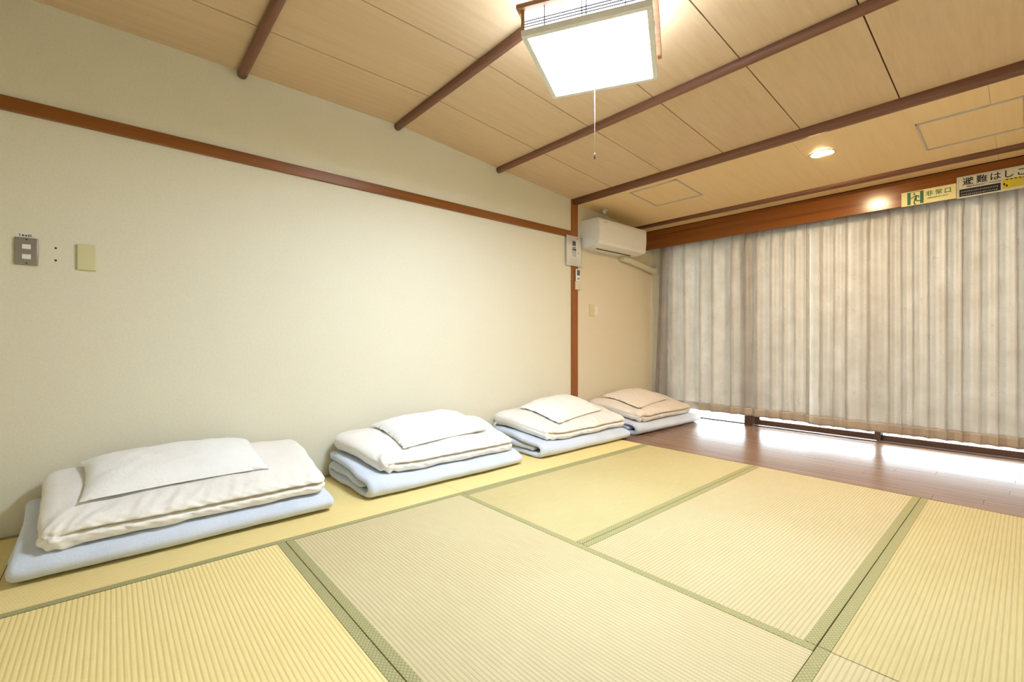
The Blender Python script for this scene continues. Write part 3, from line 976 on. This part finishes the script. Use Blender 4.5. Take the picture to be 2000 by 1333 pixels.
for zc_ in (1.185, 1.137):
    rel(MB().bbox(0.006, 0.0105, 3.618, 3.656, zc_ - 0.017, zc_ + 0.017, 0.002), ot).build('socket', M['plastic_b'], ot)
tag(ot, 'beige wall outlet below the air conditioner', 'outlet')
st = MB().box(0.0002, 0.0014, 3.688, 3.745, 1.118, 1.203).build('wall_sticker', M['wcream'])
tag(st, 'faint pink sticker on the wall beside the outlet', 'sticker')

# ------------------------------------------------------------------ ceiling hatches, downlight
def hatch(x0, y0, label):
    e = empty('ceiling_hatch', (x0 + 0.225, y0 + 0.225, zs(y0 + 0.225)))
    a, b = x0, x0 + 0.45; c, d = y0, y0 + 0.45
    mb = MB(); slab(mb, a + 0.012, b - 0.012, c + 0.012, d - 0.012, zs, -0.0025, 0.001)
    rel(mb, e).build('panel', M['soffit'], e)
    for (xa, xb, ya, yb) in ((a, a + 0.010, c, d), (b - 0.010, b, c, d), (a, b, c, c + 0.010), (a, b, d - 0.010, d)):
        mb = MB(); slab(mb, xa, xb, ya, yb, zs, -0.007, 0.001)
        rel(mb, e).build('frame_bar', M['alu'], e)
    return tag(e, label, 'ceiling hatch', 'inspection hatches in the veranda ceiling')
hatch(0.557, 3.482, 'inspection hatch in the veranda ceiling above the air conditioner')
hatch(2.463, 3.672, 'inspection hatch in the veranda ceiling at the right edge of the photo')

dl = empty('downlight', (1.965, 3.735, zs(3.735)))
ct = (0, 0, 0)
MB().lathe([(0.078, 0.002), (0.078, -0.003), (0.070, -0.005), (0.062, -0.002), (0.060, 0.002)], ct, 40).build('trim_ring', M['plastic'], dl)
MB().lathe([(0.062, 0.0), (0.050, -0.003), (0.0, -0.004)], ct, 40).build('lens', M['bulb'], dl)
tag(dl, 'round recessed downlight glowing warm in the veranda ceiling', 'downlight')

# ------------------------------------------------------------------ signs on the pelmet
def sign_m(x, z, y):   # faces -y: reading direction +x, up +z
    return Matrix(((1, 0, 0, x), (0, 0, -1, y), (0, 1, 0, z), (0, 0, 0, 1)))
ys0 = 4.613
s1 = empty('exit_sign', (2.418, ys0, 1.89))
rel(MB().bbox(2.265, 2.571, ys0 - 0.003, ys0 + 0.0018, 1.890, 1.998, 0.001, 1), s1).build('board', M['signcream'], s1)
yq = ys0 - 0.0034
def sb(e, nm, xa, xb, za, zb, mat, d=0.0006): rel(MB().box(xa, xb, yq - d, yq + 0.0005, za, zb), e).build(nm, mat, e)
sb(s1, 'pictogram_door', 2.300, 2.320, 1.8965, 1.9915, M['signgreen'])
sb(s1, 'pictogram_door', 2.374, 2.394, 1.8965, 1.9915, M['signgreen'])
sb(s1, 'pictogram_door', 2.320, 2.374, 1.9880, 1.9915, M['signgreen'])
rm = MB()
def limb(pts, w):
    for (xa, za), (xb, zb) in zip(pts[:-1], pts[1:]):
        dx, dz = xb - xa, zb - za; l = math.hypot(dx, dz); nx_, nz_ = -dz / l * w / 2, dx / l * w / 2
        ex, ez = dx / l * w * 0.3, dz / l * w * 0.3
        q = [(xa + nx_ - ex, za + nz_ - ez), (xb + nx_ + ex, zb + nz_ + ez), (xb - nx_ + ex, zb - nz_ + ez), (xa - nx_ - ex, za - nz_ - ez)]
        rm.prism([(a, b) for a, b in q], 'y', yq - 0.0007, yq + 0.0004)
limb([(2.352, 1.957), (2.347, 1.932)], 0.013)                                   # trunk
limb([(2.352, 1.961), (2.337, 1.955), (2.327, 1.944), (2.315, 1.947)], 0.006)    # trailing arm
limb([(2.352, 1.961), (2.365, 1.957), (2.367, 1.944)], 0.006)                    # leading arm
limb([(2.346, 1.930), (2.340, 1.914), (2.342, 1.898), (2.350, 1.897)], 0.007)    # standing leg
limb([(2.350, 1.930), (2.359, 1.917), (2.374, 1.919), (2.383, 1.910)], 0.007)    # trailing leg
hd = [(2.341 + 0.0065 * math.cos(k * math.pi / 8), 1.9735 + 0.0065 * math.sin(k * math.pi / 8)) for k in range(16)]
rm.prism(hd, 'y', yq - 0.0007, yq + 0.0004)
rel(rm, s1).build('pictogram_runner', M['signgreen'], s1)
for ch_, xx in (('非', 2.427), ('常', 2.478), ('口', 2.527)):
    rel(text_mb(ch_, 0.042, sign_m(xx, 1.957, yq - 0.0002)), s1).build('lettering', M['signgreen'], s1)
rel(text_mb('EMERGENCY EXIT', 0.013, sign_m(2.472, 1.925, yq - 0.0002), 0.112), s1).build('lettering', M['signgreen'], s1)
tag(s1, 'cream emergency exit sign with green running figure on the pelmet', 'sign')

s2 = empty('ladder_sign', (2.80, ys0 - 0.004, 1.88))
yb_ = ys0 - 0.0045
rel(MB().bbox(2.574, 3.02, yb_ - 0.003, ys0 + 0.0018, 1.882, 2.036, 0.0018), s2).build('board', M['signwhite'], s2)
yq = yb_ - 0.0034
bd = MB()
for (xa, xb, za, zb) in ((2.584, 3.010, 2.0265, 2.0278), (2.584, 2.5853, 1.893, 2.0278)): bd.box(xa, xb, yq - 0.0004, yq + 0.0005, za, zb)
rel(bd, s2).build('border_line', M['paper_line'], s2)
for ch_, xx in (('避', 2.632), ('難', 2.701), ('は', 2.766), ('し', 2.828), ('ご', 2.891)):
    rel(text_mb(ch_, 0.058, sign_m(xx, 1.992, yq - 0.0002)), s2).build('lettering', M['black'], s2)
rel(text_mb('EMERGENCY LADDER', 0.0125, sign_m(2.710, 1.957, yq - 0.0002), 0.170), s2).build('lettering', M['black'], s2)
sb(s2, 'black_band', 2.588, 2.792, 1.892, 1.944, M['black'])
rb = random.Random(3)
for zz in (1.9245, 1.9035):
    xx = 2.597
    while xx < 2.780:
        w = rb.uniform(0.004, 0.009)
        mbx = MB()
        h = rb.uniform(0.004, 0.008)
        mbx.box(xx, xx + w * 0.75, yq - 0.0011, yq - 0.0003, zz - h / 2, zz - h / 2 + 0.0018)
        mbx.box(xx, xx + w * 0.75, yq - 0.0011, yq - 0.0003, zz + h / 2 - 0.0018, zz + h / 2)
        mbx.box(xx + w * 0.3, xx + w * 0.45, yq - 0.0011, yq - 0.0003, zz - h / 2, zz + h / 2)
        rel(mbx, s2).build('small_print', M['signwhite'], s2)
        xx += w + 0.002
sb(s2, 'yellow_field', 2.800, 3.008, 1.897, 1.962, M['signyellow'])
for (xa, za) in ((2.808, 1.928), (2.820, 1.916)):
    rel(MB().prism([(xa + 0.005 * math.cos(k * math.pi / 6), za + 0.0085 * math.sin(k * math.pi / 6)) for k in range(12)], 'y', yq - 0.0011, yq - 0.0003), s2).build('footprint_mark', M['black'], s2)
for r_ in range(4):
    sb(s2, 'small_print', 2.836, 2.995 - 0.02 * (r_ % 2), 1.905 + 0.0125 * r_, 1.9075 + 0.0125 * r_, M['paper_line'], 0.0009)
for k in range(9): sb(s2, 'small_print', 2.815 + 0.020 * k, 2.828 + 0.020 * k, 1.954, 1.9605, M['dark'], 0.0009)
tag(s2, 'white emergency ladder sign with black band and yellow field, upper right', 'sign')

# ------------------------------------------------------------------ pendant lamp
LZ = 2.06
lp = empty('pendant_lamp', (1.690, 1.560, LZ), R(28.7))
hw = 0.250
def lbar(x0, x1, y0, y1, z0, z1, nm, mat, parent=None, b=0.0015):
    return MB().bbox(x0, x1, y0, y1, z0, z1, b, 1).build(nm, mat, parent or lp)
# bottom frame
fb = 0.022
lbar(-hw, hw, -hw, -hw + fb, 0.0, 0.026, 'bottom_frame', M['grey'])
lbar(-hw, hw, hw - fb, hw, 0.0, 0.026, 'bottom_frame', M['grey'])
lbar(-hw, -hw + fb, -hw + fb, hw - fb, 0.0, 0.026, 'bottom_frame', M['grey'])
lbar(hw - fb, hw, -hw + fb, hw - fb, 0.0, 0.026, 'bottom_frame', M['grey'])
MB().bbox(-hw + fb - 0.004, hw - fb + 0.004, -hw + fb - 0.004, hw - fb + 0.004, 0.006, 0.010, 0.001, 1).build('diffuser', M['diffuser'], lp)
for sx in (-0.075, 0.075):
    lbar(sx - 0.0015, sx + 0.0015, -0.02, 0.13, 0.003, 0.0062, 'tube_end_line', M['grey'], None, 0.0004)  # grey bars standing for the tube ends that show through the diffuser
# top rim
rw = hw + 0.016
for (a, b, c, d) in ((-rw, rw, -rw, -rw + 0.03), (-rw, rw, rw - 0.03, rw), (-rw, -rw + 0.03, -rw + 0.03, rw - 0.03), (rw - 0.03, rw, -rw + 0.03, rw - 0.03)):
    lbar(a, b, c, d, 0.104, 0.122, 'top_rim', M['lampwood'])
MB().box(-rw + 0.03, rw - 0.03, -rw + 0.03, rw - 0.03, 0.108, 0.112).build('glow_top', M['top_glow'], lp)  # added glowing sheet, throws light up onto the ceiling
# four paper sides with lattice
for s in range(4):
    m = Matrix.Rotation(R(90 * s), 4, 'Z')
    pan = MB().box(-hw + 0.012, hw - 0.012, -hw + 0.010, -hw + 0.012, 0.026, 0.106, m).build('paper_side', M['washi'], lp)
    MB().bbox(-hw, -hw + 0.014, -hw, -hw + 0.014, 0.024, 0.106, 0.001, 1, m).build('corner_post', M['lampwood'], lp)
    for zz in (0.038, 0.049, 0.060):
        MB().box(-hw + 0.014, hw - 0.014, -hw + 0.0045, -hw + 0.0095, zz, zz + 0.0022, m).build('lattice_bar', M['lampdark'], pan)
    for xx in (-0.155, -0.008, 0.008, 0.155):
        MB().box(xx - 0.0015, xx + 0.0015, -hw + 0.004, -hw + 0.0095, 0.026, 0.104, m).build('lattice_bar', M['lampdark'], pan)
MB().tube([(0, 0, 0.11), (0, 0, 0.285)], 0.008, 10).build('hanging_rod', M['grey'], lp)
MB().lathe([(0.0, 0.262), (0.045, 0.268), (0.050, 0.290), (0.050, 0.300), (0.0, 0.300)], (0, 0, 0), 28).build('ceiling_rose', M['plastic'], lp)
MB().tube([(0, 0, 0.006), (0, 0, -0.415)], 0.0009, 8).build('pull_cord', M['cord'], lp)
MB().tube([(0, 0, -0.40), (0, 0, -0.408), (0, 0, -0.420), (0, 0, -0.428)], [0.0015, 0.0035, 0.0035, 0.001], 10).build('cord_knob', M['dark'], lp)
tag(lp, 'square glowing pendant lamp with lattice sides and a pull cord', 'pendant lamp')
